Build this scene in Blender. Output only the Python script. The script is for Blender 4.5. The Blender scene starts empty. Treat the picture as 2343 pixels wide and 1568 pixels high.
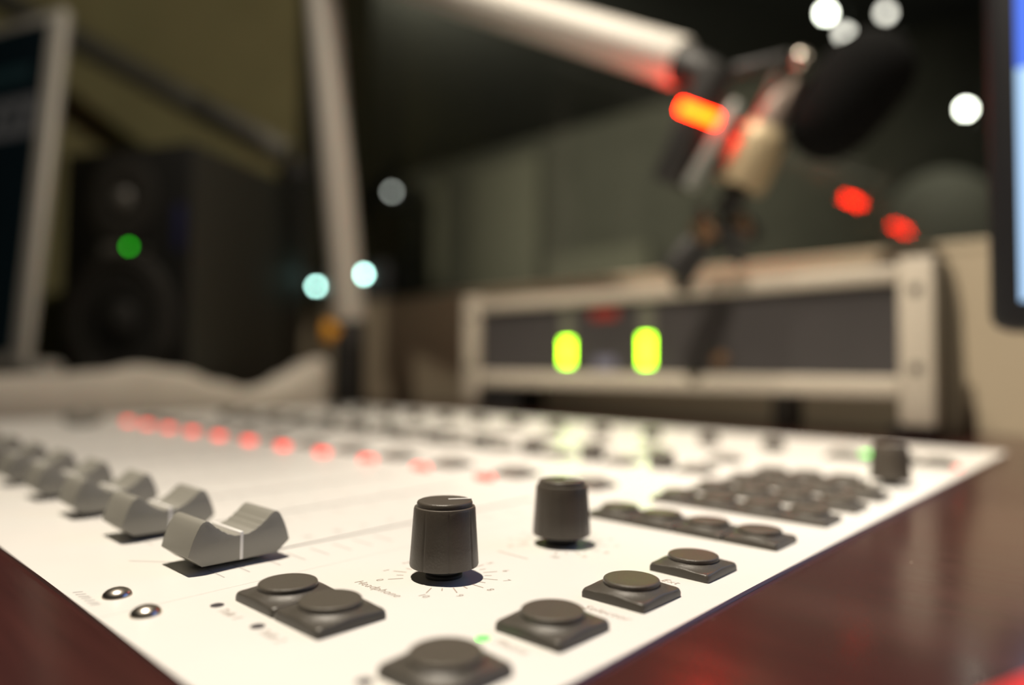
import bpy, bmesh, math, random
from mathutils import Vector, Matrix
random.seed(7)
S = bpy.context.scene
COL = S.collection
MM = 0.001
PI = math.pi

# ------------------------------------------------------------------ materials
def mat(name, base=(.5, .5, .5), rough=.5, metal=0, spec=.5, emis=None, estr=0, coat=0, coat_rough=.05,
        noise=None, bump=None):
    m = bpy.data.materials.new(name)
    m.use_nodes = True
    nt = m.node_tree
    b = nt.nodes['Principled BSDF']
    b.inputs['Base Color'].default_value = (*base, 1)
    b.inputs['Roughness'].default_value = rough
    b.inputs['Metallic'].default_value = metal
    b.inputs['Specular IOR Level'].default_value = spec
    b.inputs['Coat Weight'].default_value = coat
    b.inputs['Coat Roughness'].default_value = coat_rough
    if emis:
        b.inputs['Emission Color'].default_value = (*emis, 1)
        b.inputs['Emission Strength'].default_value = estr
    tc = None
    if noise or bump:
        tc = nt.nodes.new('ShaderNodeTexCoord')
    if noise:                       # (scale, amount): mild mottling of the colour
        n = nt.nodes.new('ShaderNodeTexNoise')
        n.inputs['Scale'].default_value = noise[0]
        n.inputs['Detail'].default_value = 4
        nt.links.new(tc.outputs['Object'], n.inputs['Vector'])
        r = nt.nodes.new('ShaderNodeValToRGB')
        a = noise[1]
        r.color_ramp.elements[0].position = .3
        r.color_ramp.elements[1].position = .7
        r.color_ramp.elements[0].color = (*[max(0, c * (1 - a)) for c in base], 1)
        r.color_ramp.elements[1].color = (*[min(1, c * (1 + a)) for c in base], 1)
        nt.links.new(n.outputs['Fac'], r.inputs['Fac'])
        nt.links.new(r.outputs['Color'], b.inputs['Base Color'])
    if bump:                        # (scale, strength, distance)
        n = nt.nodes.new('ShaderNodeTexNoise')
        n.inputs['Scale'].default_value = bump[0]
        n.inputs['Detail'].default_value = 2
        nt.links.new(tc.outputs['Object'], n.inputs['Vector'])
        bm_ = nt.nodes.new('ShaderNodeBump')
        bm_.inputs['Strength'].default_value = bump[1]
        bm_.inputs['Distance'].default_value = bump[2]
        nt.links.new(n.outputs['Fac'], bm_.inputs['Height'])
        nt.links.new(bm_.outputs['Normal'], b.inputs['Normal'])
    return m

def wood_material():
    m = mat('lacquered_mahogany', rough=.2, spec=.5, coat=.2, coat_rough=.12)
    nt = m.node_tree
    b = nt.nodes['Principled BSDF']
    tc = nt.nodes.new('ShaderNodeTexCoord')
    mp = nt.nodes.new('ShaderNodeMapping')
    mp.inputs['Scale'].default_value = (6, 90, 30)
    mp.inputs['Rotation'].default_value = (0, 0, .12)
    nt.links.new(tc.outputs['Object'], mp.inputs['Vector'])
    n = nt.nodes.new('ShaderNodeTexNoise')
    n.inputs['Scale'].default_value = 3
    n.inputs['Detail'].default_value = 6
    n.inputs['Roughness'].default_value = .6
    nt.links.new(mp.outputs['Vector'], n.inputs['Vector'])
    r = nt.nodes.new('ShaderNodeValToRGB')
    r.color_ramp.elements[0].position = .35
    r.color_ramp.elements[1].position = .68
    r.color_ramp.elements[0].color = (.044, .0145, .0132, 1)
    r.color_ramp.elements[1].color = (.060, .0178, .0158, 1)
    nt.links.new(n.outputs['Fac'], r.inputs['Fac'])
    # sparse pale specks of dust lying on the lacquer
    mp2 = nt.nodes.new('ShaderNodeMapping')
    mp2.inputs['Scale'].default_value = (1, .45, 1)
    mp2.inputs['Rotation'].default_value = (0, 0, .5)
    nt.links.new(tc.outputs['Object'], mp2.inputs['Vector'])
    v = nt.nodes.new('ShaderNodeTexVoronoi')
    v.inputs['Scale'].default_value = 160
    nt.links.new(mp2.outputs['Vector'], v.inputs['Vector'])
    lt = nt.nodes.new('ShaderNodeMath')
    lt.operation = 'LESS_THAN'
    lt.inputs[1].default_value = .045
    nt.links.new(v.outputs['Distance'], lt.inputs[0])
    sep = nt.nodes.new('ShaderNodeSeparateColor')
    nt.links.new(v.outputs['Color'], sep.inputs['Color'])
    gt = nt.nodes.new('ShaderNodeMath')
    gt.operation = 'GREATER_THAN'
    gt.inputs[1].default_value = .86
    nt.links.new(sep.outputs[0], gt.inputs[0])
    mu = nt.nodes.new('ShaderNodeMath')
    mu.operation = 'MULTIPLY'
    nt.links.new(lt.outputs[0], mu.inputs[0])
    nt.links.new(gt.outputs[0], mu.inputs[1])
    mx = nt.nodes.new('ShaderNodeMix')
    mx.data_type = 'RGBA'
    nt.links.new(mu.outputs[0], mx.inputs['Factor'])
    nt.links.new(r.outputs['Color'], mx.inputs['A'])
    mx.inputs['B'].default_value = (.25, .2, .15, 1)
    nt.links.new(mx.outputs['Result'], b.inputs['Base Color'])
    # lightly streaky lacquer
    rr = nt.nodes.new('ShaderNodeMapRange')
    rr.inputs['To Min'].default_value = .16
    rr.inputs['To Max'].default_value = .26
    nt.links.new(n.outputs['Fac'], rr.inputs['Value'])
    nt.links.new(rr.outputs['Result'], b.inputs['Roughness'])
    return m

def glass_material():
    """Clear window glass: see-through, with the mirror share of real glass (Schlick)."""
    m = bpy.data.materials.new('window_glass')
    m.use_nodes = True
    nt = m.node_tree
    nt.nodes.clear()
    out = nt.nodes.new('ShaderNodeOutputMaterial')
    tr = nt.nodes.new('ShaderNodeBsdfTransparent')
    tr.inputs['Color'].default_value = (.95, .97, .95, 1)
    gl = nt.nodes.new('ShaderNodeBsdfGlossy')
    gl.inputs['Roughness'].default_value = 0.0
    geo = nt.nodes.new('ShaderNodeNewGeometry')
    dot = nt.nodes.new('ShaderNodeVectorMath')
    dot.operation = 'DOT_PRODUCT'
    nt.links.new(geo.outputs['Normal'], dot.inputs[0])
    nt.links.new(geo.outputs['Incoming'], dot.inputs[1])
    prev = dot.outputs['Value']
    for op, a, val in (('ABSOLUTE', 0, None), ('SUBTRACT', 1, 1.0), ('POWER', 0, 5.0), ('MULTIPLY', 0, .96), ('ADD', 0, .04)):
        n = nt.nodes.new('ShaderNodeMath')
        n.operation = op
        if op == 'SUBTRACT':
            n.inputs[0].default_value = val
            nt.links.new(prev, n.inputs[1])
        else:
            nt.links.new(prev, n.inputs[0])
            if val is not None:
                n.inputs[1].default_value = val
        prev = n.outputs[0]
    mix = nt.nodes.new('ShaderNodeMixShader')
    nt.links.new(prev, mix.inputs[0])
    nt.links.new(tr.outputs[0], mix.inputs[1])
    nt.links.new(gl.outputs[0], mix.inputs[2])
    nt.links.new(mix.outputs[0], out.inputs[0])
    return m

M = dict(
    panel=mat('satin_white_panel', (.78, .765, .73), .34, spec=.45, noise=(40, .012)),
    panel_edge=mat('panel_sheet_underside', (.2, .19, .18), .6),
    track=mat('fader_slot_track', (.22, .21, .19), .6),
    print=mat('brown_grey_print', (.42, .345, .29), .6),
    print_grey=mat('grey_print', (.45, .44, .43), .6),
    tile=mat('charcoal_grained_plastic', (.075, .067, .056), .36, spec=.5, bump=(4200, .45, .00014)),
    disc=mat('charcoal_button_top', (.085, .074, .058), .38, spec=.5, bump=(4200, .6, .00016)),
    disc_pale=mat('pale_grey_button_top', (.36, .34, .31), .4, bump=(2600, .3, .0002)),
    tile_mid=mat('grey_button_base', (.115, .105, .092), .42, bump=(2600, .3, .0002)),
    knob=mat('black_knob_plastic', (.078, .066, .053), .42, spec=.45, bump=(1800, .25, .0002)),
    fader=mat('grey_fader_plastic', (.28, .271, .238), .5, spec=.4, bump=(3000, .08, .0001)),
    white=mat('white_line_paint', (.88, .87, .85), .4),
    black=mat('black_plastic', (.012, .012, .012), .45),
    blackm=mat('matt_black', (.018, .017, .016), .6),
    chrome=mat('polished_steel', (.62, .56, .49), .30, metal=1),
    led_off=mat('dark_lamp_lens', (.07, .065, .07), .25),
    led_green=mat('green_lamp_lens', (.05, .4, .05), .3, emis=(.06, 1, .05), estr=3.2),
    led_red=mat('red_lamp_lens', (.5, .05, .04), .3, emis=(1, .035, .022), estr=2.6),
    lit_green=mat('lit_green_button', (.1, .5, .1), .3, emis=(.12, 1, .08), estr=2.2),
    wood=wood_material(),
    glass=glass_material(),
    alu=mat('white_anodised_aluminium', (.47, .42, .345), .42, metal=.0, spec=.5, bump=(300, .03, .0003)),
    alu_tube=mat('silver_painted_tube', (.58, .55, .50), .5, metal=.0, spec=.5),
    grey_tube=mat('grey_painted_tube', (.13, .127, .105), .5),
    bridge=mat('charcoal_front_panel', (.050, .046, .046), .35, noise=(30, .05)),
    shell=mat('dark_olive_shell', (.045, .040, .030), .5),
    meter=mat('green_meter_segments', (.1, .3, .02), .4, emis=(.42, 1, .010), estr=17),
    meter_off=mat('unlit_meter_segments', (.13, .13, .10), .4),
    red_off=mat('unlit_red_sign', (.16, .02, .015), .4, emis=(1, .08, .04), estr=.10),
    blue_off=mat('blue_grey_print', (.16, .16, .22), .4),
    tally=mat('red_tally_lamp', (.6, .05, .02), .3, emis=(1, .0120, .0003), estr=82),
    foam=mat('black_foam', (.006, .006, .006), .95, spec=.1, bump=(500, .8, .002)),
    mic_beige=mat('champagne_mic_body', (.50, .40, .25), .48, metal=.3),
    mic_pink=mat('mic_neck_metal', (.45, .36, .31), .35, metal=.4),
    yoke=mat('grey_yoke_metal', (.26, .27, .25), .4, metal=.2),
    brass=mat('brown_connector', (.22, .13, .07), .35, metal=.4),
    yellow=mat('amber_knob', (.80, .36, .01), .4),
    wall=mat('beige_wall_paint', (.48, .40, .285), .7, spec=.25, noise=(9, .03), bump=(120, .05, .001)),
    wall_olive=mat('olive_acoustic_wall', (.27, .245, .125), .85, spec=.15, noise=(14, .06), bump=(220, .1, .001)),
    wall_far=mat('dark_booth_wall', (.13, .125, .10), .85, spec=.15, noise=(5, .1)),
    wall_dark=mat('dark_studio_wall', (.10, .095, .085), .85, spec=.15, noise=(5, .1)),
    frame=mat('dark_window_frame', (.035, .032, .025), .5),
    ceiling=mat('dark_ceiling_tile', (.10, .10, .09), .9, noise=(20, .1)),
    floor=mat('grey_carpet', (.09, .085, .08), .95, noise=(200, .3), bump=(300, .4, .004)),
    speaker=mat('black_speaker_vinyl', (.026, .025, .019), .5, bump=(400, .15, .001)),
    spk_front=mat('black_speaker_baffle', (.010, .010, .009), .45),
    cone=mat('black_cone_paper', (.022, .021, .019), .55),
    rubber=mat('speaker_rubber_surround', (.030, .028, .025), .35),
    spk_grey=mat('grey_speaker_badge', (.10, .095, .085), .35),
    spk_led=mat('green_speaker_lamp', (.05, .4, .05), .3, emis=(.04, 1, .02), estr=3.6),
    spk_blue=mat('blue_speaker_port', (.015, .016, .06), .4),
    paper=mat('grey_white_paper', (.62, .57, .50), .7, spec=.2, noise=(25, .05)),
    silver=mat('silver_monitor_case', (.60, .575, .52), .4, metal=.15),
    screen_dark=mat('dark_screen', (.004, .006, .010), .5, spec=.2, emis=(.10, .30, .34), estr=.006),
    screen_bar=mat('grey_screen_bar', (.05, .05, .05), .3, emis=(.9, .85, .8), estr=.030),
    screen_text=mat('dim_teal_screen_text', (.02, .03, .03), .3, emis=(.3, .8, .85), estr=.008),
    bezel=mat('black_monitor_bezel', (.010, .010, .012), .55, spec=.3),
    screen_blue=mat('bright_blue_white_screen', (.1, .1, .12), .15, emis=(.42, .68, 1), estr=1.1),
    screen_royal=mat('blue_screen_band', (.05, .08, .3), .15, emis=(.06, .16, .75), estr=1.1),
    redplastic=mat('red_plastic', (.62, .03, .03), .35),
    bulb=mat('white_lamp_globe', (.9, .9, .9), .3, emis=(1, .97, .88), estr=34),
    glint_dim=mat('dim_glint_globe', (.8, .78, .75), .3, emis=(1, .9, .84), estr=7),
    cyan=mat('cyan_lamp', (.5, .8, .75), .3, emis=(.55, 1, .88), estr=26),
    cyan_dim=mat('dim_cyan_lamp', (.4, .6, .6), .3, emis=(.6, 1, .9), estr=5.5),
    grey_lamp=mat('pale_grey_lamp', (.6, .6, .6), .3, emis=(1, .98, .95), estr=6),
    panel_far=mat('grey_green_acoustic_cloth', (.21, .20, .15), .9, noise=(12, .08)),
    shade=mat('pale_dome_skin', (.55, .52, .42), .7),  # for the made-up dome behind the glass
    rack=mat('dark_equipment_case', (.03, .032, .035), .5),
    can=mat('black_lamp_can', (.02, .02, .02), .4),
)

# ------------------------------------------------------------------ mesh helpers
class MB:
    def __init__(self):
        self.bm = bmesh.new()

    def box(self, x0, x1, y0, y1, z0, z1, bev=0, seg=2, xf=None):
        t = bmesh.new()
        vs = [t.verts.new(p) for p in ((x0, y0, z0), (x1, y0, z0), (x1, y1, z0), (x0, y1, z0),
                                       (x0, y0, z1), (x1, y0, z1), (x1, y1, z1), (x0, y1, z1))]
        for f in ((0, 3, 2, 1), (4, 5, 6, 7), (0, 1, 5, 4), (1, 2, 6, 5), (2, 3, 7, 6), (3, 0, 4, 7)):
            t.faces.new([vs[i] for i in f])
        if bev:
            bmesh.ops.bevel(t, geom=list(t.edges), offset=bev, segments=seg, affect='EDGES', profile=.5)
        self._merge(t, xf)
        return self

    def _merge(self, t, xf=None):
        if xf is not None:
            bmesh.ops.transform(t, matrix=xf, verts=t.verts)
        me = bpy.data.meshes.new('tmp')
        t.to_mesh(me)
        t.free()
        self.bm.from_mesh(me)
        bpy.data.meshes.remove(me)

    def lathe(self, prof, n=48, xf=None, groove=None):
        """prof: list of (r, z); groove: f(angle, z) -> radius factor"""
        t = bmesh.new()
        rings = []
        for r, z in prof:
            if r < 1e-7:
                rings.append([t.verts.new((0, 0, z))])
            else:
                ring = []
                for k in range(n):
                    a = 2 * PI * k / n
                    rr = r * (groove(a, z) if groove else 1)
                    ring.append(t.verts.new((rr * math.cos(a), rr * math.sin(a), z)))
                rings.append(ring)
        for A, B in zip(rings, rings[1:]):
            for k in range(n):
                k2 = (k + 1) % n
                if len(A) == 1 and len(B) == 1:
                    continue
                if len(A) == 1:
                    t.faces.new((A[0], B[k2], B[k]))
                elif len(B) == 1:
                    t.faces.new((A[k], A[k2], B[0]))
                else:
                    t.faces.new((A[k], A[k2], B[k2], B[k]))
        bmesh.ops.recalc_face_normals(t, faces=t.faces)
        self._merge(t, xf)
        return self

    def rod(self, p0, p1, r0, r1=None, n=32, cap=0.0):
        """a straight round bar between two points, ends closed (cap = rounded edge size)"""
        p0, p1 = Vector(p0), Vector(p1)
        L = (p1 - p0).length
        r1 = r0 if r1 is None else r1
        c = cap
        prof = [(0, 0), (max(r0 - c, 1e-6), 0)]
        if c:
            prof += [(r0 - .3 * c, .3 * c), (r0, c), (r1, L - c), (r1 - .3 * c, L - .3 * c)]
        else:
            prof += [(r0, 1e-6), (r1, L - 1e-6)]
        prof += [(max(r1 - c, 1e-6), L), (0, L)]
        self.lathe(prof, n, align(p0, p1 - p0))
        return self

    def tube(self, pts, r, n=12):
        """a bent round tube through points (Catmull-Rom smoothed)"""
        P = [Vector(p) for p in pts]
        Q = []
        for i in range(len(P) - 1):
            a, b = P[i], P[i + 1]
            z = P[i - 1] if i > 0 else a * 2 - b
            d = P[i + 2] if i + 2 < len(P) else b * 2 - a
            for k in range(8):
                t = k / 8
                Q.append(.5 * ((2 * a) + (b - z) * t + (2 * z - 5 * a + 4 * b - d) * t * t + (3 * a - z - 3 * b + d) * t ** 3))
        Q.append(P[-1])
        t = bmesh.new()
        rings = []
        up = Vector((0, 0, 1))
        for i, q in enumerate(Q):
            tan = (Q[min(i + 1, len(Q) - 1)] - Q[max(i - 1, 0)]).normalized()
            if abs(tan.dot(up)) > .95:
                up = Vector((1, 0, 0))
            s = tan.cross(up).normalized()
            u2 = s.cross(tan)
            up = u2
            rings.append([t.verts.new(q + s * r * math.cos(2 * PI * k / n) + u2 * r * math.sin(2 * PI * k / n)) for k in range(n)])
        for A, B in zip(rings, rings[1:]):
            for k in range(n):
                t.faces.new((A[k], A[(k + 1) % n], B[(k + 1) % n], B[k]))
        t.faces.new(rings[0][::-1])
        t.faces.new(rings[-1])
        bmesh.ops.recalc_face_normals(t, faces=t.faces)
        self._merge(t)
        return self

    def prism(self, poly, lo, hi, axis='x', bev=0, xf=None):
        """poly of (a, b); extruded along axis: x -> (lo..hi, a, b), y -> (a, lo..hi, b), z -> (a, b, lo..hi)"""
        t = bmesh.new()
        def P(a, b, c):
            return {'x': (c, a, b), 'y': (a, c, b), 'z': (a, b, c)}[axis]
        A = [t.verts.new(P(a, b, lo)) for a, b in poly]
        B = [t.verts.new(P(a, b, hi)) for a, b in poly]
        fa = t.faces.new(A)
        fb = t.faces.new(B[::-1])
        n = len(poly)
        for k in range(n):
            t.faces.new((A[k], A[(k + 1) % n], B[(k + 1) % n], B[k]))
        bmesh.ops.recalc_face_normals(t, faces=t.faces)
        if bev:
            es = [e for e in t.edges if (fa in e.link_faces) != (fb in e.link_faces)]
            bmesh.ops.bevel(t, geom=es, offset=bev, segments=2, affect='EDGES', profile=.5)
        self._merge(t, xf)
        return self

    def text(self, s, size, x, y, z=6e-5, rot=0, shear=.22, align_x='LEFT'):
        cu = bpy.data.curves.new('tmp', 'FONT')
        cu.body = s
        cu.size = size
        cu.shear = shear
        cu.align_x = align_x
        cu.align_y = 'CENTER'
        cu.resolution_u = 3
        cu.space_character = 1.05
        cu.offset = -size * .012
        o = bpy.data.objects.new('tmp', cu)
        COL.objects.link(o)
        dg = bpy.context.evaluated_depsgraph_get()
        me = bpy.data.meshes.new_from_object(o.evaluated_get(dg))
        me.transform(Matrix.Translation((x, y, z)) @ Matrix.Rotation(rot, 4, 'Z'))
        self.bm.from_mesh(me)
        bpy.data.meshes.remove(me)
        bpy.data.objects.remove(o)
        bpy.data.curves.remove(cu)
        return self

    def build(self, name, material, parent=None, smooth=35, xf=None, loc=None):
        if xf is not None:
            bmesh.ops.transform(self.bm, matrix=xf, verts=self.bm.verts)
        me = bpy.data.meshes.new(name)
        self.bm.to_mesh(me)
        self.bm.free()
        me.materials.append(material)
        if smooth:
            me.polygons.foreach_set('use_smooth', [True] * len(me.polygons))
            me.set_sharp_from_angle(angle=math.radians(smooth))
        o = bpy.data.objects.new(name, me)
        COL.objects.link(o)
        if parent is not None:
            o.parent = parent
        if loc is not None:
            o.location = loc
        return o

def globe(mb, p, r):
    mb.lathe([(0, -r)] + [(r * math.sin(a), -r * math.cos(a)) for a in [i * PI / 10 for i in range(1, 10)]] + [(0, r)], 24, Matrix.Translation(p))
    return mb

def align(p0, d):
    d = Vector(d).normalized()
    return Matrix.Translation(Vector(p0)) @ d.to_track_quat('Z', 'Y').to_matrix().to_4x4()

def thing(name, label, cat, loc=(0, 0, 0), rotz=0, group=None):
    o = bpy.data.objects.new(name, None)
    COL.objects.link(o)
    o.location = loc
    o.rotation_euler = (0, 0, rotz)
    o.empty_display_size = .02
    return tag(o, label, cat, group)

def tag(o, label, cat, group=None):
    o['label'] = label
    o['category'] = cat
    if group:
        o['group'] = group
    return o

def struct(name, mb, m, smooth=None, label=None):
    o = mb.build(name, m, smooth=smooth)
    o['kind'] = 'structure'
    if label:
        o['label'] = label
    return o

def copy_part(src, parent, loc, mats=None):
    """copy a part and its sub-parts onto the same thing"""
    c = src.copy()
    COL.objects.link(c)
    c.parent = parent
    c.location = loc
    for ch in list(src.children):
        d = ch.copy()
        COL.objects.link(d)
        d.parent = c
    return c

# ------------------------------------------------------------------ camera
cam_d = bpy.data.cameras.new('camera')
cam = bpy.data.objects.new('camera', cam_d)
COL.objects.link(cam)
F = Vector((-0.67596761, 0.73595615, 0.03789889))
R = Vector((0.73668458, 0.67617782, 0.00891025))
U = R.cross(F).normalized()
cam.matrix_world = Matrix(((R.x, U.x, -F.x, 0), (R.y, U.y, -F.y, 0), (R.z, U.z, -F.z, .0461445), (0, 0, 0, 1)))
cam_d.sensor_width = 36
cam_d.lens = 1596.38 / 2343 * 36
cam_d.clip_start = .005
cam_d.clip_end = 60
cam_d.dof.use_dof = True
cam_d.dof.focus_distance = .149
cam_d.dof.aperture_fstop = 3.9
S.camera = cam

# ------------------------------------------------------------------ the room
ZF, ZC = -.74, 2.16          # floor and ceiling heights (console top is z = 0)
VW = .655                    # our face of the window wall
struct('floor', MB().box(-8, 3, -2.6, 6.5, ZF - .05, ZF), M['floor'])
struct('ceiling', MB().box(-8, 3, -2.6, 6.5, ZC, ZC + .05), M['ceiling'])
# wall under the studio window, with a ledge on top
struct('wall_window', MB().box(-1.24, 2.6, VW, VW + .17, ZF, .144), M['wall'])
struct('trim_1', MB().box(-1.24, 2.6, VW - .0005, VW + .035, .144, .1525, bev=.001), M['wall'], smooth=35)
struct('trim_2', MB().box(-1.24, 2.6, VW + .04, VW + .17, .144, .1515), M['frame'])
struct('wall_above', MB().box(-1.24, 2.6, VW, VW + .17, 1.25, ZC), M['wall_dark'])
# splayed left wall: its near end stops at the window
lw = [(-1.175, .700), (-1.235, .735), (-3.2, -2.55), (-3.1, -2.6)]
struct('wall_left', MB().prism(lw, ZF, ZC, 'z'), M['wall_olive'])
struct('wall_right', MB().box(2.6, 2.7, -2.6, VW + .17, ZF, ZC), M['wall_dark'])
struct('wall_rear', MB().box(-3.3, 2.7, -2.7, -2.6, ZF, ZC), M['wall_dark'])
# the double-glazed window
w = struct('window_1', MB().box(-1.235, -1.15, VW + .03, VW + .17, .1515, 1.25)
           .box(-1.15, 2.6, VW + .03, VW + .17, 1.19, 1.25).box(2.52, 2.6, VW + .03, VW + .17, .1515, 1.19), M['frame'])
for y in (.694, .799):
    g = MB().box(-1.15, 2.52, y - .0008, y + .0008, .152, 1.19).build('pane', M['glass'], w, smooth=None)
# the booth beyond the glass
struct('wall_far', MB().box(-8, 3, 4.8, 4.9, ZF, ZC), M['wall_far'])
struct('wall_far_left', MB().box(-8, -7.9, .8, 4.8, ZF, ZC), M['wall_far'])
struct('wall_far_right', MB().box(2.9, 3, .8, 4.8, ZF, ZC), M['wall_far'])

# ------------------------------------------------------------------ desk
desk = thing('desk', 'dark red lacquered wooden desk under the white mixing console', 'desk', (0, 0, ZF))
ZD = -.0009
MB().box(-1.13, 1.05, -.42, VW - .006, ZD - .04, ZD, bev=.0015).build('desk_top', M['wood'], desk, xf=Matrix.Translation((0, 0, -ZF)))
for x in (-.95, .95):
    MB().box(x - .02, x + .02, -.3, .6, ZF, ZD - .04).build('side_panel', M['wood'], desk, smooth=None, xf=Matrix.Translation((0, 0, -ZF)))

# ------------------------------------------------------------------ mixing console
UR, UL, VF, VB = -.0640, -.7120, .0442, .5000
SEAM = -.1428
PITCH = .0406
console = thing('mixing_console', 'white broadcast mixing console with grey faders and charcoal buttons, set into the wooden desk', 'mixing console', (0, 0, ZD))
CZ = -ZD                      # children are in console space, panel top at z = CZ
FAD_U = [-.1638 - PITCH * k for k in range(12)]
SV0, SV1 = .0705, .190

def sheet(mb, x0, x1, slots=()):
    z0, z1 = 0, CZ
    x = x0
    for s in sorted(slots):
        mb.box(x, s - .0006, VF, VB, z0, z1)
        mb.box(s - .0006, s + .0006, VF, SV0, z0, z1)
        mb.box(s - .0006, s + .0006, SV1, VB, z0, z1)
        x = s + .0006
    mb.box(x, x1, VF, VB, z0, z1)

g = .00004
mb = MB()
mb.box(SEAM + g, UR, VF, VB, 0, CZ)
mb.build('control_panel', M['panel'], console, smooth=30)
edges = [SEAM, SEAM - 4 * PITCH, SEAM - 8 * PITCH, SEAM - 12 * PITCH]
for i in range(3):
    mb = MB()
    sheet(mb, edges[i + 1] + g, edges[i] - g, [u for u in FAD_U if edges[i + 1] < u < edges[i]])
    mb.build('fader_panel', M['panel'], console, smooth=None)
mb = MB()
mb.box(UL, edges[3] - g, VF, VB, 0, CZ, bev=.00025)
mb.build('blank_panel', M['panel'], console, smooth=30)
for u in FAD_U:
    MB().box(u - .0012, u + .0012, SV0 - .001, SV1 + .001, 0, .0003).build('slot_track', M['track'], console, smooth=None)

# --- fader caps
def fader_profile():
    half = [(-9.0, 1.5), (-12.2, 4.1), (-11.7, 6.0), (-11.1, 7.8), (-10.4, 9.4), (-9.7, 10.7), (-9.1, 11.3), (-8.4, 11.55), (-7.7, 11.3),
            (-6.9, 10.65), (-5.9, 9.65), (-5.55, 9.55), (-4.6, 8.65), (-4.25, 8.6), (-3.2, 7.8), (-2.85, 7.78), (-1.6, 7.25), (-1.25, 7.24)]
    full = half + [(-a, b) for a, b in half[::-1]]
    return [(a * MM, b * MM) for a, b in full]

f0 = MB().prism(fader_profile(), -.0075, .0075, 'x', bev=.00022).build('fader', M['fader'], console, smooth=24)
ln = MB().box(-.00754, .00754, -.00046, .00046, .0015, .0079, bev=.00018)
ln.build('pointer_line', M['white'], f0)
MB().prism([(-.0062, .0001), (.0062, .0001), (.0084, .0016), (.0084, .003), (-.0084, .003), (-.0084, .0016)], -.0032, .0032, 'x', bev=.0003).build('fader_stem', M['black'], f0)
FV = [.0782] * 11 + [.1745]
for k, u in enumerate(FAD_U):
    if k == 0:
        f0.location = (u, FV[0], CZ)
    else:
        copy_part(f0, console, (u, FV[k], CZ))

# --- push buttons
def tile_bm(half=7.35, n=22):
    mb = MB()
    bm = mb.bm
    def h(x, y):
        t = max(0, min(1, (9.7 - math.hypot(x, y)) / 4.0))
        z = 1.74 + 1.04 * t ** 2.9
        m = ((abs(x) / half) ** 14 + (abs(y) / half) ** 14) ** (1 / 14)
        if m > .965:
            z -= .26 * ((m - .965) / .035) ** 2
        return z
    coords = []
    for i in range(n + 1):
        t = 2 * i / n - 1
        coords.append(math.copysign(abs(t) ** .8, t) * half)
    coords = sorted(set(coords + [half * .965, -half * .965, half * .98, -half * .98, half * .992, -half * .992]))
    def rc(x, y):          # round the corners a little in plan
        r = .55
        ax, ay = abs(x) - (half - r), abs(y) - (half - r)
        if ax > 0 and ay > 0:
            L = math.hypot(ax, ay)
            if L > r:
                ax, ay = ax * r / L, ay * r / L
                return math.copysign(half - r + ax, x), math.copysign(half - r + ay, y)
        return x, y
    N = len(coords)
    G = [[bm.verts.new((rc(x, y)[0] * MM, rc(x, y)[1] * MM, h(x, y) * MM)) for y in coords] for x in coords]
    for i in range(N - 1):
        for j in range(N - 1):
            bm.faces.new((G[i][j], G[i + 1][j], G[i + 1][j + 1], G[i][j + 1]))
    ring = [G[i][0] for i in range(N)] + [G[N - 1][j] for j in range(1, N)] + [G[i][N - 1] for i in range(N - 2, -1, -1)] + [G[0][j] for j in range(N - 2, 0, -1)]
    low = [bm.verts.new((v.co.x, v.co.y, 0)) for v in ring]
    for k in range(len(ring)):
        k2 = (k + 1) % len(ring)
        bm.faces.new((ring[k], low[k], low[k2], ring[k2]))
    bm.faces.new(low)
    bmesh.ops.recalc_face_normals(bm, faces=bm.faces)
    return mb

def disc_mb():
    return MB().lathe([(0, 2.2), (5.62, 2.2), (5.62, 2.75), (5.74, 2.95), (5.74, 3.42), (5.64, 3.60), (5.46, 3.70), (5.0, 3.72), (3.5, 3.64), (1.8, 3.58), (0, 3.56)], 56,
                      Matrix.Scale(MM, 4))

b0 = tile_bm().build('push_button', M['tile'], console, smooth=40)
disc_mb().build('button_top', M['disc'], b0, smooth=40)
bc0 = None

def button(u, v, mats=None, first=[True]):
    """u, v: front-left corner of a 15 mm tile"""
    loc = (u + .0075, v + .0075, CZ)
    if first[0]:
        first[0] = False
        b0.location = loc
        return b0
    return copy_part(b0, console, loc)

UC = -.0867
for v in (.0646, .0900, .1154, .1414):
    button(UC, v)
button(-.1346, .0659)
button(-.1196, .0659)
for k in range(4):
    button(UC - .015 * k, .1786)
for r, v in enumerate((.2158, .2435, .2710, .2980)):
    for k in range(4):
        if r == 3 and k == 0:
            continue
        button(UC - .015 * k, v)
# back row of the right-hand module, one of them lit
for k in range(4):
    if k != 2:
        button(UC - .015 * k, .392)
lb = tile_bm().build('push_button', M['tile'], console, smooth=40)
lb.location = (UC - .030 + .0075, .3995, CZ)
lb['label'] = 'push button with its top lit green'
disc_mb().build('button_top', M['lit_green'], lb, smooth=40)

# channel-strip buttons: grey bases with pale round tops
cb = tile_bm().build('channel_button', M['tile_mid'], console, smooth=40)
disc_mb().build('button_top', M['disc_pale'], cb, smooth=40)
used = False
for u in FAD_U[0:12]:
    for dv, du in ((.2180, .000), (.2850, .0100), (.3300, .002)):
        loc = (u + du, dv + .0075, CZ)
        if not used:
            cb.location = loc
            used = True
        else:
            copy_part(cb, console, loc)
cn = 0

# --- rotary knobs
def knob_groove(a, z):
    k = (a / (2 * PI) * 8) % 1
    d = min(k, 1 - k)
    return 1 - (.024 if d < .022 else (.012 if d < .040 else 0)) * (1 if z < .0150 else .3)

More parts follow.
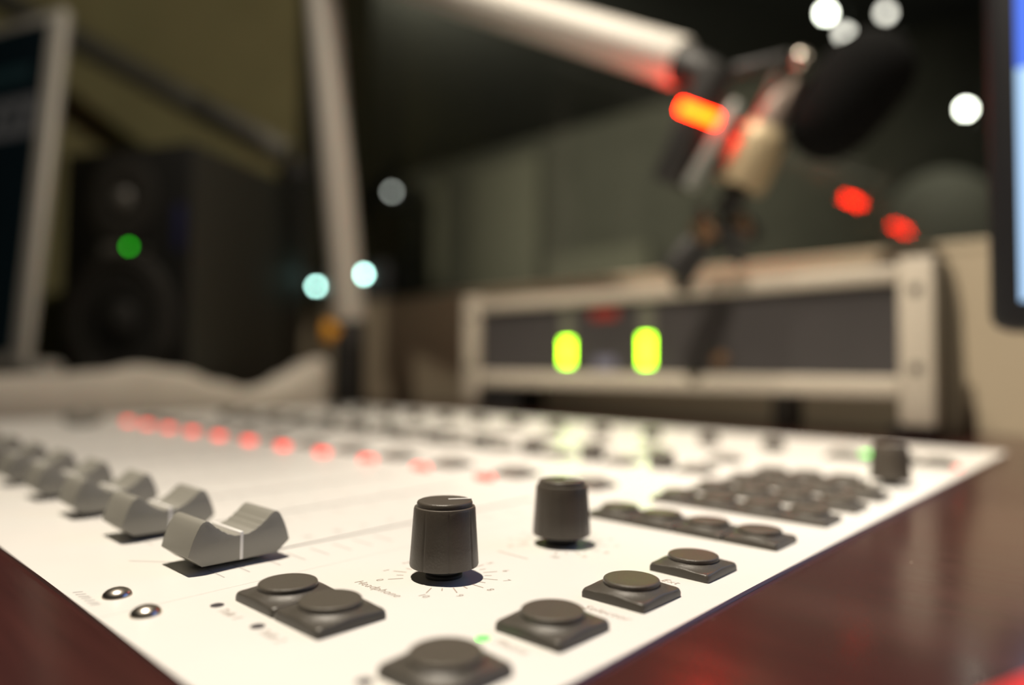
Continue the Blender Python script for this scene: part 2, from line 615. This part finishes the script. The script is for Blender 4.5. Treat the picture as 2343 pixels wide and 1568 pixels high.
def make_knob():
    k = MB().lathe([(r * MM, z * MM) for r, z in ((0, 3.4), (6.4, 3.4), (7.0, 2.55), (7.6, 2.6), (7.68, 2.9), (7.4, 7.0), (7.1, 11.5), (6.88, 15.0), (6.72, 15.45), (6.4, 15.6), (0, 15.6))],
                   240, groove=knob_groove).build('rotary_knob', M['knob'], console, smooth=30)
    MB().lathe([(r * MM, z * MM) for r, z in ((6.2, 15.3), (6.2, 16.3), (6.05, 16.62), (5.7, 16.78), (4.5, 16.82), (0, 16.84))], 72).build('knob_cap', M['knob'], k, smooth=50)
    MB().box(.0008, .0060, -.00042, .00042, .0165, .01695).build('pointer_line', M['white'], k, smooth=None)
    MB().lathe([(r * MM, z * MM) for r, z in ((4.1, 0), (4.1, .7), (3.6, 1.1), (3.4, 3.6), (0, 3.6))], 48).build('shaft_collar', M['black'], k)
    return k

k1 = make_knob()
KN = [(-.1171, .1058, 56), (-.1167, .1472, 40), (-.0800, .3165, 20)]
k1.location = (KN[0][0], KN[0][1], CZ)
k1.rotation_euler.z = math.radians(KN[0][2])
for u, v, a in KN[1:]:
    k = copy_part(k1, console, (u, v, CZ))
    k.rotation_euler.z = math.radians(a)
# short encoder knobs along the back of the channel strips
ek = MB().lathe([(r * MM, z * MM) for r, z in ((0, 1.0), (6.4, 1.0), (6.4, 1.4), (5.9, 6.4), (5.6, 7.0), (0, 7.1))], 56).build('encoder_knob', M['tile_mid'], console)
MB().box(.001, .0050, -.0004, .0004, .0070, .0072).build('pointer_line', M['white'], ek, smooth=None)
MB().lathe([(3.0 * MM, 0), (3.0 * MM, 1.2 * MM), (0, 1.2 * MM)], 24).build('shaft_collar', M['black'], ek)
for v in (.404, .2925):
    for i, u in enumerate(FAD_U):
        loc = (u if v > .4 else u - .0080, v, CZ)
        if i == 0 and v > .4:
            ek.location = loc
        else:
            c = copy_part(ek, console, loc)
            c.rotation_euler.z = random.uniform(0, 6)

# --- screws, lamps
sc = MB().lathe([(r * MM, z * MM) for r, z in ((2.75, 0), (2.75, .25), (2.5, .75), (2.0, 1.2), (1.3, 1.52), (.6, 1.66), (0, 1.7))], 40).build('dome_screw', M['chrome'], console, smooth=60)
sc.location = (-.1537, .0511, CZ)
for u, v in ((-.1387, .0511), (-.1537 - 4 * PITCH + .0075, .0511), (-.1387 - 4 * PITCH, .0511), (-.0705, .492), (-.1387, .492), (-.1537, .492)):
    copy_part(sc, console, (u, v, CZ))
lp = MB().lathe([(1.3 * MM, 0), (1.3 * MM, .06 * MM), (1.0 * MM, .16 * MM), (0, .2 * MM)], 28).build('indicator_lamp', M['led_off'], console, smooth=60)
lp.location = (-.1340, .0624, CZ)
for u, v in ((-.1181, .0624), (-.0862, .0625)):
    copy_part(lp, console, (u, v, CZ))
gl = MB().lathe([(1.25 * MM, 0), (1.25 * MM, .06 * MM), (1.0 * MM, .16 * MM), (0, .2 * MM)], 28).build('indicator_lamp', M['led_green'], console, smooth=60)
gl.location = (-.0853, .0862, CZ)
gl['label'] = 'small round lamp lit green'
rl = MB().box(-.0042, .0042, -.0022, .0022, 0, .0024, bev=.0006).build('channel_lamp', M['led_red'], console)
rl['label'] = 'small lamp lit red'
for i, u in enumerate(FAD_U):
    loc = (u - .001, .2075, CZ)
    if i == 0:
        rl.location = loc
    else:
        copy_part(rl, console, loc)
rs = MB().box(-.0016, .0016, -.0016, .0016, 0, .0008, bev=.0003).build('indicator_lamp', M['led_red'], console)
rs.location = (-.0700, .394, CZ)
rs['label'] = 'small lamp lit red'

# --- printed legends
def tick(mb, x0, y0, x1, y1, wd=.00016, z=5e-5):
    d = Vector((x1 - x0, y1 - y0, 0))
    n = Vector((-d.y, d.x, 0)).normalized() * wd
    vs = [mb.bm.verts.new((x0 + s * n.x, y0 + s * n.y, z)) for s in (1, -1)] + [mb.bm.verts.new((x1 + s * n.x, y1 + s * n.y, z)) for s in (-1, 1)]
    mb.bm.faces.new(vs)

def dial(mb, cx, cy, a10=-59.0, step=29.6, nums=True):
    for i in range(21):
        a = math.radians(a10 + step * i / 2)
        r0, r1 = (.0090, .0123) if i % 2 == 0 else (.0090, .0106)
        tick(mb, cx + r0 * math.cos(a), cy + r0 * math.sin(a), cx + r1 * math.cos(a), cy + r1 * math.sin(a), .00013)
        if nums and i % 2 == 0:
            mb.text(str(10 - i // 2), .0024, cx + .0142 * math.cos(a), cy + .0142 * math.sin(a), align_x='CENTER', shear=.15)

lg = MB()
dial(lg, KN[0][0], KN[0][1])
dial(lg, KN[1][0], KN[1][1])
lg.text('Headphone', .0030, -.1275, .0900)
lg.text('Selector', .0030, -.0826, .1113)
lg.text('Ext', .0030, -.0806, .1372)
lg.text('Talk 1', .0027, -.1312, .0618)
lg.text('Talk 2', .0027, -.1158, .0618)
lg.text('Phone', .0027, -.0828, .0868)
tick(lg, -.1229, .1293, -.1127, .1291, .00014)
lg.build('printed_lettering', M['print'], console, smooth=None, loc=(0, 0, CZ))
for i in range(3):
    mb = MB()
    for u in FAD_U[4 * i:4 * i + 4]:
        for k, v in enumerate((.0715, .0773, .0848, .0913, .0978, .1043, .1107, .1172, .1300, .1430, .1560, .1690, .1820)):
            tick(mb, u + .0048, v, u + .0134, v, .00014)
        for v, s in ((.0950, '20'), (.1039, '15'), (.1133, '10'), (.1222, '5'), (.1320, '0'), (.1450, '5'), (.1600, '10')):
            mb.text(s, .0032, u - .0070, v, align_x='CENTER')
    if i == 0:
        for q in range(7):
            tick(mb, -.1622 + q * .0018, .0456, -.1615 + q * .0018 + (q % 3) * .0003, .0472, .00020)
        tick(mb, -.1790, .0618, -.1640, .0740, .00010)
    mb.build('printed_lettering', M['print_grey'], console, smooth=None, loc=(0, 0, CZ))

# ------------------------------------------------------------------ meter bridge behind the console
br = thing('meter_bridge', 'white framed meter bridge with two lit green bars standing behind the console', 'meter bridge', (-.34, .545, ZD))
O = Matrix.Translation((.34, -.545, -ZD))
BX0, BX1 = -.568, -.108
for x0, x1 in ((BX1 - .022, BX1), (BX0, BX0 + .022)):
    e = MB().box(x0, x1, .538, .552, .0095, .1262, bev=.0015).build('end_plate', M['alu'], br, xf=O)
    for z in (.049, .103):
        xm = (x0 + x1) / 2
        MB().lathe([(.0038, 0), (.0038, .0006), (.0022, .0009), (0, .0009)], 24, align((xm, .5382, z), (0, -1, 0))).build('screw', M['shell'], e, xf=O)
MB().box(BX0 + .022, BX1 - .022, .5385, .556, .1090, .1215, bev=.003).build('top_rail', M['alu'], br, xf=O)
MB().box(BX0 + .022, BX1 - .022, .5385, .556, .0280, .0430, bev=.003).build('bottom_rail', M['alu'], br, xf=O)
MB().box(BX0 + .022, BX1 - .022, .5435, .552, .0420, .1100).build('front_panel', M['bridge'], br, smooth=None, xf=O)
prof = [(.552, .0005), (.552, .125)] + [(.552 + .088 * math.sin(a), .040 + .085 * math.cos(a)) for a in [i * PI / 2 / 10 for i in range(1, 11)]] + [(.640, .0005)]
MB().prism(prof, BX1 - .016, BX1 + .0005, 'x', bev=.001).build('side_cheek', M['shell'], br, xf=O)
MB().prism(prof, BX0 - .0005, BX0 + .016, 'x', bev=.001).build('side_cheek', M['shell'], br, xf=O)
prof2 = [(.552, .030), (.552, .122)] + [(.552 + .084 * math.sin(a), .040 + .082 * math.cos(a)) for a in [i * PI / 2 / 10 for i in range(1, 11)]] + [(.636, .030)]
MB().prism(prof2, BX0 + .016, BX1 - .016, 'x').build('rear_cover', M['shell'], br, xf=O)
for x0, x1 in ((-.556, -.492), (BX1 - .030, BX1 - .002)):
    MB().box(x0, x1, .545, .590, 0, .0285 if x0 < -.3 else .0094, bev=.001).build('foot', M['black'], br, xf=O)
MB().box(-.228, -.212, .560, .585, 0, .0285, bev=.001).build('support_post', M['shell'], br, xf=O)
for xc, z0, z1 in ((-.4246, .0515, .0735), (-.3345, .0505, .0765)):
    c = MB().box(xc - .0075, xc + .0075, .5428, .5438, .044, .108).build('meter_column', M['meter_off'], br, smooth=None, xf=O)
    mb = MB()
    z = z0
    while z < z1 - .0005:
        for s in (-1, 1):
            mb.box(xc + s * .0030 - .0026, xc + s * .0030 + .0026, .5418, .5430, z, z + .0024)
        z += .0030
    mb.build('lit_segments', M['meter'], c, smooth=None, xf=O)
MB().box(-.396, -.366, .5430, .5438, .094, .1035).build('red_sign', M['red_off'], br, smooth=None, xf=O)
MB().box(-.392, -.368, .5430, .5438, .046, .058).build('blue_label', M['blue_off'], br, smooth=None, xf=O)
MB().lathe([(.0055, 0), (.005, .006), (0, .0065)], 32, align((-.262, .5428, .056), (0, -1, 0))).build('rotary_knob', M['brass'], br, xf=O)

# ------------------------------------------------------------------ microphone arm
arm = thing('microphone_boom', 'silver articulated microphone arm with red lit tally ring on a black desk post', 'microphone arm', (-.735, .502, ZD))
O = Matrix.Translation((.735, -.502, -ZD))
BASE, BTOP, ELB, AEND = Vector((-.7350, .5020, ZD)), Vector((-.7325, .4996, .1037)), Vector((-.7510, .4580, .5565)), Vector((-.2770, .5040, .2960))
MB().rod(BASE, (-.735, .502, .006), .0222, cap=.001).rod((-.735, .502, .006), BTOP, .0195, .0190, cap=.002).build('base_post', M['blackm'], arm, xf=O)
MB().rod(BTOP, ELB, .0192, cap=.003).build('lower_tube', M['alu_tube'], arm, xf=O)
MB().rod(ELB + Vector((.012, -.028, 0)), ELB + Vector((-.012, .028, 0)), .023, cap=.003).build('elbow_joint', M['blackm'], arm, xf=O)
MB().rod(ELB + Vector((.02, .002, -.008)), AEND, .0195, cap=.003).build('upper_tube', M['alu_tube'], arm, xf=O)
kb = MB().lathe([(.006, 0), (.006, .006), (.0115, .007), (.0115, .017), (.010, .019), (0, .019)], 28, align((-.7330, .4850, .0905), (-.45, -.89, .0))).build('clamp_knob', M['yellow'], arm, xf=O)
# swivel head: runs down from the end of the upper tube
hd = Vector((-.496, .081, -.834)).normalized()
H0, H1 = Vector((-.2600, .4985, .2490)) - hd * .034, Vector((-.2600, .4985, .2490)) + hd * .058
MB().rod(AEND - Vector((.012, 0, -.006)), H0 + hd * .006, .0170, .0120, cap=.002).rod(H0 - hd * .004, H1, .0142, .0150, cap=.002).build('swivel_head', M['blackm'], arm, xf=O)
LED = Vector((-.2600, .4985, .2490))
rx = align(LED - hd * .0042, hd)
MB().lathe([(.0138, 0), (.0150, 0), (.0156, .0012), (.0156, .0072), (.0150, .0084), (.0138, .0084)], 56, rx).build('tally_ring', M['tally'], arm, xf=O)
MB().rod(H0 + Vector((.010, .006, -.002)), H0 + Vector((.046, .024, .004)), .0048, cap=.001).build('clamp_bar', M['blackm'], arm, xf=O)
for p, r in (((-.2245, .5120, .2790), .0040), ((-.1890, .5220, .2785), .0075)):
    MB().lathe([(0, -r)] + [(r * math.sin(a), -r * math.cos(a)) for a in [i * PI / 8 for i in range(1, 8)]] + [(0, r)], 20, Matrix.Translation(p)).build('clamp_screw', M['chrome'], arm, xf=O)

# second boom, in the corner behind the speaker
b2 = thing('microphone_boom', 'dim grey boom tube slanting up across the left wall from behind the speaker', 'microphone boom', (-1.0, .575, ZD))
O = Matrix.Translation((1.0, -.575, -ZD))
MB().rod((-1.0, .575, ZD), (-1.0, .575, .012), .035, cap=.002).rod((-1.0, .575, .012), (-1.0, .575, .350), .016, cap=.002).build('base_post', M['blackm'], b2, xf=O)
MB().rod((-1.0, .560, .380), (-1.325, .235, .624), .0205, cap=.003).build('boom_tube', M['grey_tube'], b2, xf=O)
MB().rod((-1.0, .556, .352), (-1.0, .594, .352), .0235, cap=.003).build('pivot_joint', M['blackm'], b2, xf=O)

# ------------------------------------------------------------------ microphone
mic = thing('microphone', 'champagne coloured studio microphone with black foam windscreen hanging from the silver arm', 'microphone', (-.222, .530, .235))
O = Matrix.Translation((.222, -.530, -.235))
T0, T1 = Vector((-.2030, .5340, .2720)), Vector((-.2400, .5260, .1930))
ax = align(T0, T1 - T0)
L = (T1 - T0).length
MB().lathe([(0, 0), (.0108, 0), (.0122, .002), (.0122, L * .46), (0, L * .46)], 32, ax).build('neck', M['mic_pink'], mic, xf=O)
MB().lathe([(0, L * .44), (.0140, L * .44), (.0190, L * .50), (.0205, L * .58), (.0205, L * .93), (.0190, L), (0, L)], 40, ax).build('body', M['mic_beige'], mic, xf=O)
FA, FB = Vector((-.1800, .5500, .2355)), Vector((-.1420, .5500, .2765))
fx = align(FA, FB - FA)
fl = (FB - FA).length
rf = .0325
prof = [(0, -.028), (.012, -.026), (.021, -.020), (.0275, -.010), (.0315, .004), (rf, .02), (rf, fl * .75), (.0305, fl * .95), (.0255, fl + .006), (.017, fl + .013), (.0075, fl + .0165), (0, fl + .017)]
MB().lathe(prof, 48, fx).build('foam_windscreen', M['foam'], mic, xf=O)
Y0, Y1 = Vector((-.2305, .5035, .2510)), Vector((-.2630, .4890, .1880))
MB().rod(Y0, Y1, .0058, cap=.001).build('yoke_bar', M['yoke'], mic, xf=O)
MB().rod(Y0 + (Y1 - Y0) * .25, T0 + (T1 - T0) * .62, .0030, cap=.0006).rod(Y0 + (Y1 - Y0) * .72, T0 + (T1 - T0) * .85, .0036, cap=.0006).build('yoke_arm', M['blackm'], mic, xf=O)
MB().rod(T1, T1 + (T1 - T0).normalized() * .020, .0095, cap=.001).build('connector', M['blackm'], mic, xf=O)

cable = thing('microphone_cable', 'black microphone cable with connectors looping below the microphone, in front of the window', 'cable', (-.262, .515, .150))
O = Matrix.Translation((.262, -.515, -.150))
e = T1 + (T1 - T0).normalized() * .019
MB().tube([e, e + Vector((-.004, -.002, -.012)), (-.2660, .5150, .1450), (-.2820, .5050, .1180), (-.2780, .5040, .1130), (-.2640, .5080, .1320), (-.2520, .5180, .1560), (-.2400, .5290, .1400), (-.2420, .5300, .1330), (-.2560, .5240, .1500), (-.2650, .5200, .1680), (-.2700, .5190, .1800)], .0036).build('cord', M['blackm'], cable, xf=O)
MB().tube([(-.2560, .5220, .1800), (-.2480, .5260, .1620), (-.2360, .5330, .1500), (-.2300, .5380, .1560), (-.2400, .5340, .1720), (-.2540, .5260, .1780)], .0032).build('spare_loop', M['blackm'], cable, xf=O)
MB().rod((-.2440, .5330, .1700), (-.2370, .5370, .1560), .0065, cap=.001).build('adapter', M['brass'], cable, xf=O)
MB().rod((-.2860, .5000, .1230), (-.2700, .5080, .1500), .0105, .0080, cap=.001).build('plug', M['blackm'], cable, xf=O)
MB().rod((-.2655, .5100, .1660), (-.2580, .5130, .1500), .0090, .0080, cap=.001).build('plug_sleeve', M['brass'], cable, xf=O)

# ------------------------------------------------------------------ loose papers at the far end of the console
pp = []
def wave(v):
    pts = [(.130, .036), (.185, .037), (.225, .040), (.260, .046), (.300, .0415), (.340, .029), (.375, .0205), (.405, .026), (.435, .041), (.462, .055), (.480, .058)]
    for (a, x), (b, y) in zip(pts, pts[1:]):
        if a <= v <= b:
            t = (v - a) / (b - a)
            t = t * t * (3 - 2 * t)
            return x + (y - x) * t
    return pts[-1][1]
mb = MB()
bm = mb.bm
N = 60
VE = .472
rows = []
for i in range(N + 1):
    v = .130 + (VE - .130) * i / N
    z = wave(v)
    u0 = -.7235 - .012 * (v - .13) / .34
    wdt = .050
    sec = [(u0, ZD), (u0 + .0005, z - .016), (u0 - .0015, z - .005), (u0 - .006, z), (u0 - .02, z + .001), (u0 - wdt, z - .004), (u0 - wdt, ZD)]
    rows.append([bm.verts.new((a, v, max(b, ZD + .0005) if k not in (0, 6) else b)) for k, (a, b) in enumerate(sec)])
for A, B in zip(rows, rows[1:]):
    for k in range(len(A)):
        k2 = (k + 1) % len(A)
        bm.faces.new((A[k], A[k2], B[k2], B[k]))
bm.faces.new(rows[0])
bm.faces.new(rows[-1][::-1])
bmesh.ops.recalc_face_normals(bm, faces=bm.faces)
po = mb.build('paper_stack', M['paper'], smooth=60)
tag(po, 'wavy stack of pale papers on the desk between the console and the speaker', 'papers')

# ------------------------------------------------------------------ speaker
th = math.radians(25.4)
spk = thing('studio_speaker', 'black two-way studio speaker with green power lamp in the corner by the window', 'speaker', (-.806, .333, ZD), th)
Wd, Dp, Hh = .190, .222, .305
# local x runs along the front (0 at the right-hand edge, -W at the left), local y runs to the back
MB().box(-Wd, 0, .004, Dp, 0, Hh, bev=.004).build('cabinet', M['speaker'], spk)
MB().box(-Wd, 0, 0, .006, 0, Hh, bev=.003).build('front_baffle', M['spk_front'], spk)
FR = lambda x, z: Matrix.Translation((x, .0005, z)) @ Matrix.Rotation(PI / 2, 4, 'X')
wf = MB().lathe([(.082, 0), (.082, .003), (.077, .006), (.073, .004), (.068, .0065), (.062, .003), (.059, .0008)], 64, FR(-.098, .100)).build('woofer', M['rubber'], spk)
MB().lathe([(.060, .0012), (.030, -.0002 + .0004), (.024, .0003), (.023, .0012), (.014, .006), (0, .0075)], 48, FR(-.098, .100)).build('cone', M['cone'], wf)
tw = MB().lathe([(.050, 0), (.050, .0025), (.046, .004), (.030, .0022), (.016, .0012)], 56, FR(-.098, .243)).build('tweeter', M['rubber'], spk)
MB().lathe([(.0135, .0012), (.011, .005), (.006, .0075), (0, .0085)], 32, FR(-.098, .243)).build('dome', M['spk_grey'], tw)
MB().box(-.128, -.098, -.0015, .001, .176, .192, bev=.0005).build('badge', M['spk_grey'], spk)
MB().lathe([(.0030, 0), (.0028, .002), (0, .0026)], 20, FR(-.0865, .187)).build('power_lamp', M['spk_led'], spk)
MB().lathe([(.0035, 0), (.0032, .003), (0, .0035)], 20, FR(-.062, .181)).build('volume_knob', M['spk_grey'], spk)
MB().box(-.022, -.008, -.001, .001, .180, .232, bev=.0006).build('port', M['spk_blue'], spk)

# ------------------------------------------------------------------ dark computer monitor at far left
cm = thing('computer_monitor', 'silver edged computer monitor with a dark screen at the left end of the desk', 'monitor', (-.8800, .1910, ZD), math.radians(20))
tilt = Matrix.Translation((0, 0, .02)) @ Matrix.Rotation(math.radians(-4.4), 4, 'X')
MB().box(-.380, 0, 0, .014, .022, .431, bev=.006, seg=3).build('case', M['silver'], cm, xf=tilt)
scn = MB().box(-.358, -.019, -.0012, .0002, .040, .416).build('screen', M['screen_dark'], cm, smooth=None, xf=tilt)
MB().box(-.356, -.020, -.0016, -.0012, .284, .330).build('status_bar', M['screen_bar'], scn, smooth=None, xf=tilt)
mb = MB()
for i in range(11):
    x = -.345 + i * .029
    mb.box(x, x + .013, -.0020, -.0016, .296, .318)
mb.build('status_text', M['screen_dark'], scn, smooth=None, xf=tilt)
MB().box(-.352, -.040, -.0016, -.0012, .352, .368).build('text_row', M['screen_text'], scn, smooth=None, xf=tilt)
MB().box(-.28, -.09, -.06, .055, 0, .008, bev=.003).box(-.22, -.16, .020, .038, .006, .16, bev=.003).build('stand', M['silver'], cm)
MB().box(-.022, .026, .004, .034, 0, .052, bev=.008).build('foot', M['silver'], cm)

# ------------------------------------------------------------------ lit computer monitor at right
lm = thing('computer_monitor', 'black framed computer monitor with bright blue-white screen beside the console', 'monitor', (.205, .412, ZD))
O = Matrix.Translation((-.205, -.412, -ZD))
tl = Matrix.Rotation(math.radians(-1.5), 4, 'X')
X0, X1, Y0m = -.0578, .466, .400
MB().box(X0, X1, Y0m, Y0m + .035, .0665, .400, bev=.007, seg=3).build('bezel', M['bezel'], lm, xf=O)
sc2 = MB().box(X0 + .0128, X1 - .0128, Y0m - .0008, Y0m + .001, .0800, .3870).build('screen', M['screen_blue'], lm, smooth=None, xf=O)
MB().box(X0 + .0128, X1 - .0128, Y0m - .0012, Y0m - .0008, .190, .3870).build('screen_window', M['screen_royal'], sc2, smooth=None, xf=O)
MB().box(.200, .400, .360, .540, ZD, .010, bev=.003).box(.275, .325, .437, .460, .008, .25, bev=.003).build('stand', M['bezel'], lm, xf=O)

# ------------------------------------------------------------------ red pen by the camera
pen = thing('red_pen', 'red plastic pen lying on the desk at the bottom right corner', 'pen', (0, 0, ZD), 0)
pd = Vector((.8, -.6, 0)).normalized()
P0 = Vector((-.0180, .1220, .0058))
P0 = Vector((-.0185, .0740, .0058))
MB().rod(P0, P0 + Vector((.0330, .1130, 0)), .0056, cap=.0012).build('barrel', M['redplastic'], pen)
MB().rod(P0 + Vector((.0330, .1130, 0)), P0 + Vector((.0380, .1300, -.002)), .0050, .0015, cap=.0004).build('tip', M['redplastic'], pen)

# ------------------------------------------------------------------ small unit with two cyan lamps on the window ledge
ic = thing('intercom_unit', 'small dark intercom unit with two lit cyan lamps on the window ledge by the speaker', 'intercom', (-1.03, .678, .1525))
O = Matrix.Translation((1.03, -.678, -.1525))
MB().box(-1.125, -.895, .671, .687, .1525, .215, bev=.002).build('case', M['rack'], ic, xf=O)
for p, r in (((-1.0850, .6690, .1890), .0042), ((-.9440, .6690, .1980), .0050)):
    globe(MB(), p, r).build('lamp', M['cyan'], ic, xf=O, smooth=60)

# ------------------------------------------------------------------ the booth beyond the glass
PEND = [((-1.140, 3.482, 1.793), 'bulb', .021, 'bright white pendant lamp highest above the microphone, beyond the window'),
        ((-.685, 4.192, 1.407), 'bulb', .021, 'bright white pendant lamp beyond the window, next to the lit monitor'),
        ((-1.062, 3.506, 1.672), 'glint_dim', .024, 'dim glowing globe added as a glint beyond the window, just above the foam windscreen'),  # this globe and the next glow in place of reflected highlights
        ((-.908, 3.610, 1.764), 'glint_dim', .022, 'dim glowing globe added as a glint beyond the window, off the far tip of the foam windscreen')]
for p, m, r, lab in PEND:
    t = thing('pendant_globe', lab, 'lamp', (p[0], p[1], ZC), group='pendant lamps in the booth')
    O = Matrix.Translation((-p[0], -p[1], -ZC))
    globe(MB(), p, r).build('globe', M[m], t, xf=O, smooth=60)
    MB().rod((p[0], p[1], p[2] + r * .9), (p[0], p[1], ZC), .0025, n=8).build('cord', M['can'], t, xf=O)
    MB().rod((p[0], p[1], ZC - .02), (p[0], p[1], ZC), .04, n=20).build('ceiling_rose', M['can'], t, xf=O)

# tall equipment case standing on the booth floor
eq = thing('equipment_case', 'dark equipment case with one pale grey lamp in the booth, behind the window glass', 'equipment', (-1.75, 1.42, ZF))
O = Matrix.Translation((1.75, -1.42, -ZF))
cv = [(-1.990, 1.190), (-1.740, 1.388), (-1.81, 1.56), (-2.06, 1.36)]
MB().prism(cv, ZF, .640, 'z').build('case', M['rack'], eq, smooth=None, xf=O)
for p, m, r in (((-1.7690, 1.3560, .6050), 'grey_lamp', .0075),):
    globe(MB(), p, r).build('lamp', M[m], eq, xf=O, smooth=60)

# pale dome on a stand, made up to give a pale patch in the glass
tl_ = thing('pale_dome', 'made-up pale dome on a stand beyond the window, above the meter bridge end plate', 'lamp', (-.352, 1.84, ZF))
O = Matrix.Translation((.352, -1.84, -ZF))
prof = [(.140, .300), (.136, .360), (.122, .415), (.098, .462), (.066, .492), (.034, .507), (0, .511)]
MB().lathe(prof + [(0, .508)] + [(r * .98, z - .003) for r, z in prof[-2::-1]], 48, Matrix.Translation((-.352, 1.84, 0))).build('dome_shell', M['shade'], tl_, xf=O)
MB().rod((-.352, 1.84, ZF + .012), (-.352, 1.84, .505), .010).rod((-.352, 1.84, ZF), (-.352, 1.84, ZF + .014), .13).build('stand', M['rack'], tl_, xf=O)
# acoustic panels on the booth's far wall
PAN = [(-4.90, -4.05, -.30, 2.00, 'tall grey-green acoustic panel on the far booth wall, left of the microphone cable', 0),
       (-3.93, -2.90, -.30, 1.05, 'low grey-green acoustic panel on the far booth wall, behind the microphone cable', 0),
       (-6.50, -5.35, .95, 1.95, 'grey acoustic panel high on the far booth wall, beside the lower arm tube', 0)]
for x0, x1, z0, z1, lab, _ in PAN:
    t = thing('acoustic_panel', lab, 'acoustic panel', ((x0 + x1) / 2, 4.8, z0), group='acoustic panels in the booth')
    O = Matrix.Translation((-(x0 + x1) / 2, -4.8, -z0))
    MB().box(x0, x1, 4.735, 4.797, z0, z1, bev=.012).build('cloth_face', M['panel_far'], t, xf=O)
    MB().box(x0 - .015, x1 + .015, 4.775, 4.7999, z0 - .015, z1 + .015).build('backing_frame', M['frame'], t, smooth=None, xf=O)

# ------------------------------------------------------------------ lights
def spot(name, loc, target, power, size, blend, color, radius):
    l = bpy.data.lights.new(name, 'SPOT')
    l.energy = power
    l.spot_size = math.radians(size)
    l.spot_blend = blend
    l.color = color
    l.shadow_soft_size = radius
    o = bpy.data.objects.new(name, l)
    COL.objects.link(o)
    o.location = loc
    o.rotation_euler = (Vector(target) - Vector(loc)).to_track_quat('-Z', 'Y').to_euler()
    return o

def point(name, loc, power, color, radius):
    l = bpy.data.lights.new(name, 'POINT')
    l.energy = power
    l.color = color
    l.shadow_soft_size = radius
    o = bpy.data.objects.new(name, l)
    COL.objects.link(o)
    o.location = loc
    return o

WARM = (1, .89, .735)
spot('console_beam', (-.42, .06, 2.06), (-.065, .060, 0), 120, 19, 1.0, WARM, .014)
spot('console_spill', (-.42, .06, 2.06), (-.04, .02, 0), 158, 50, 1.0, WARM, .014)
spot('wall_spot', (-.20, -.55, 2.06), (-.14, .66, .08), 270, 27, .7, WARM, .02)
spot('corner_spot', (-.45, -.25, 2.06), (-.80, .62, .10), 70, 24, .8, WARM, .02)
spot('side_fill', (2.0, .20, 1.40), (-1.15, .45, .40), 90, 27, .7, (1, .9, .72), .03)  # added fill for the left wall and corner, source unseen
spot('booth_fill', (-2.6, 1.8, 2.0), (-3.6, 4.8, .9), 270, 110, 1.0, (1, .90, .76), .05)  # added to brighten the far booth wall, no fixture built
spot('dome_fill', (-.1, 1.05, 2.0), (-.40, 1.9, .40), 26, 60, .8, (1, .95, .85), .03)  # added fill on the pale dome and the right side of the booth
wd = bpy.data.worlds.new('world')
S.world = wd
wd.use_nodes = True
wd.node_tree.nodes['Background'].inputs[0].default_value = (.9, .95, 1, 1)
wd.node_tree.nodes['Background'].inputs[1].default_value = .01

S.view_settings.view_transform = 'Standard'
S.view_settings.look = 'None'
S.view_settings.exposure = 0
S.view_settings.gamma = 1
S.view_settings.use_curve_mapping = False
S.cycles.max_bounces = 8
S.cycles.transparent_max_bounces = 16
S.cycles.sample_clamp_indirect = 6
S.cycles.use_denoising = True
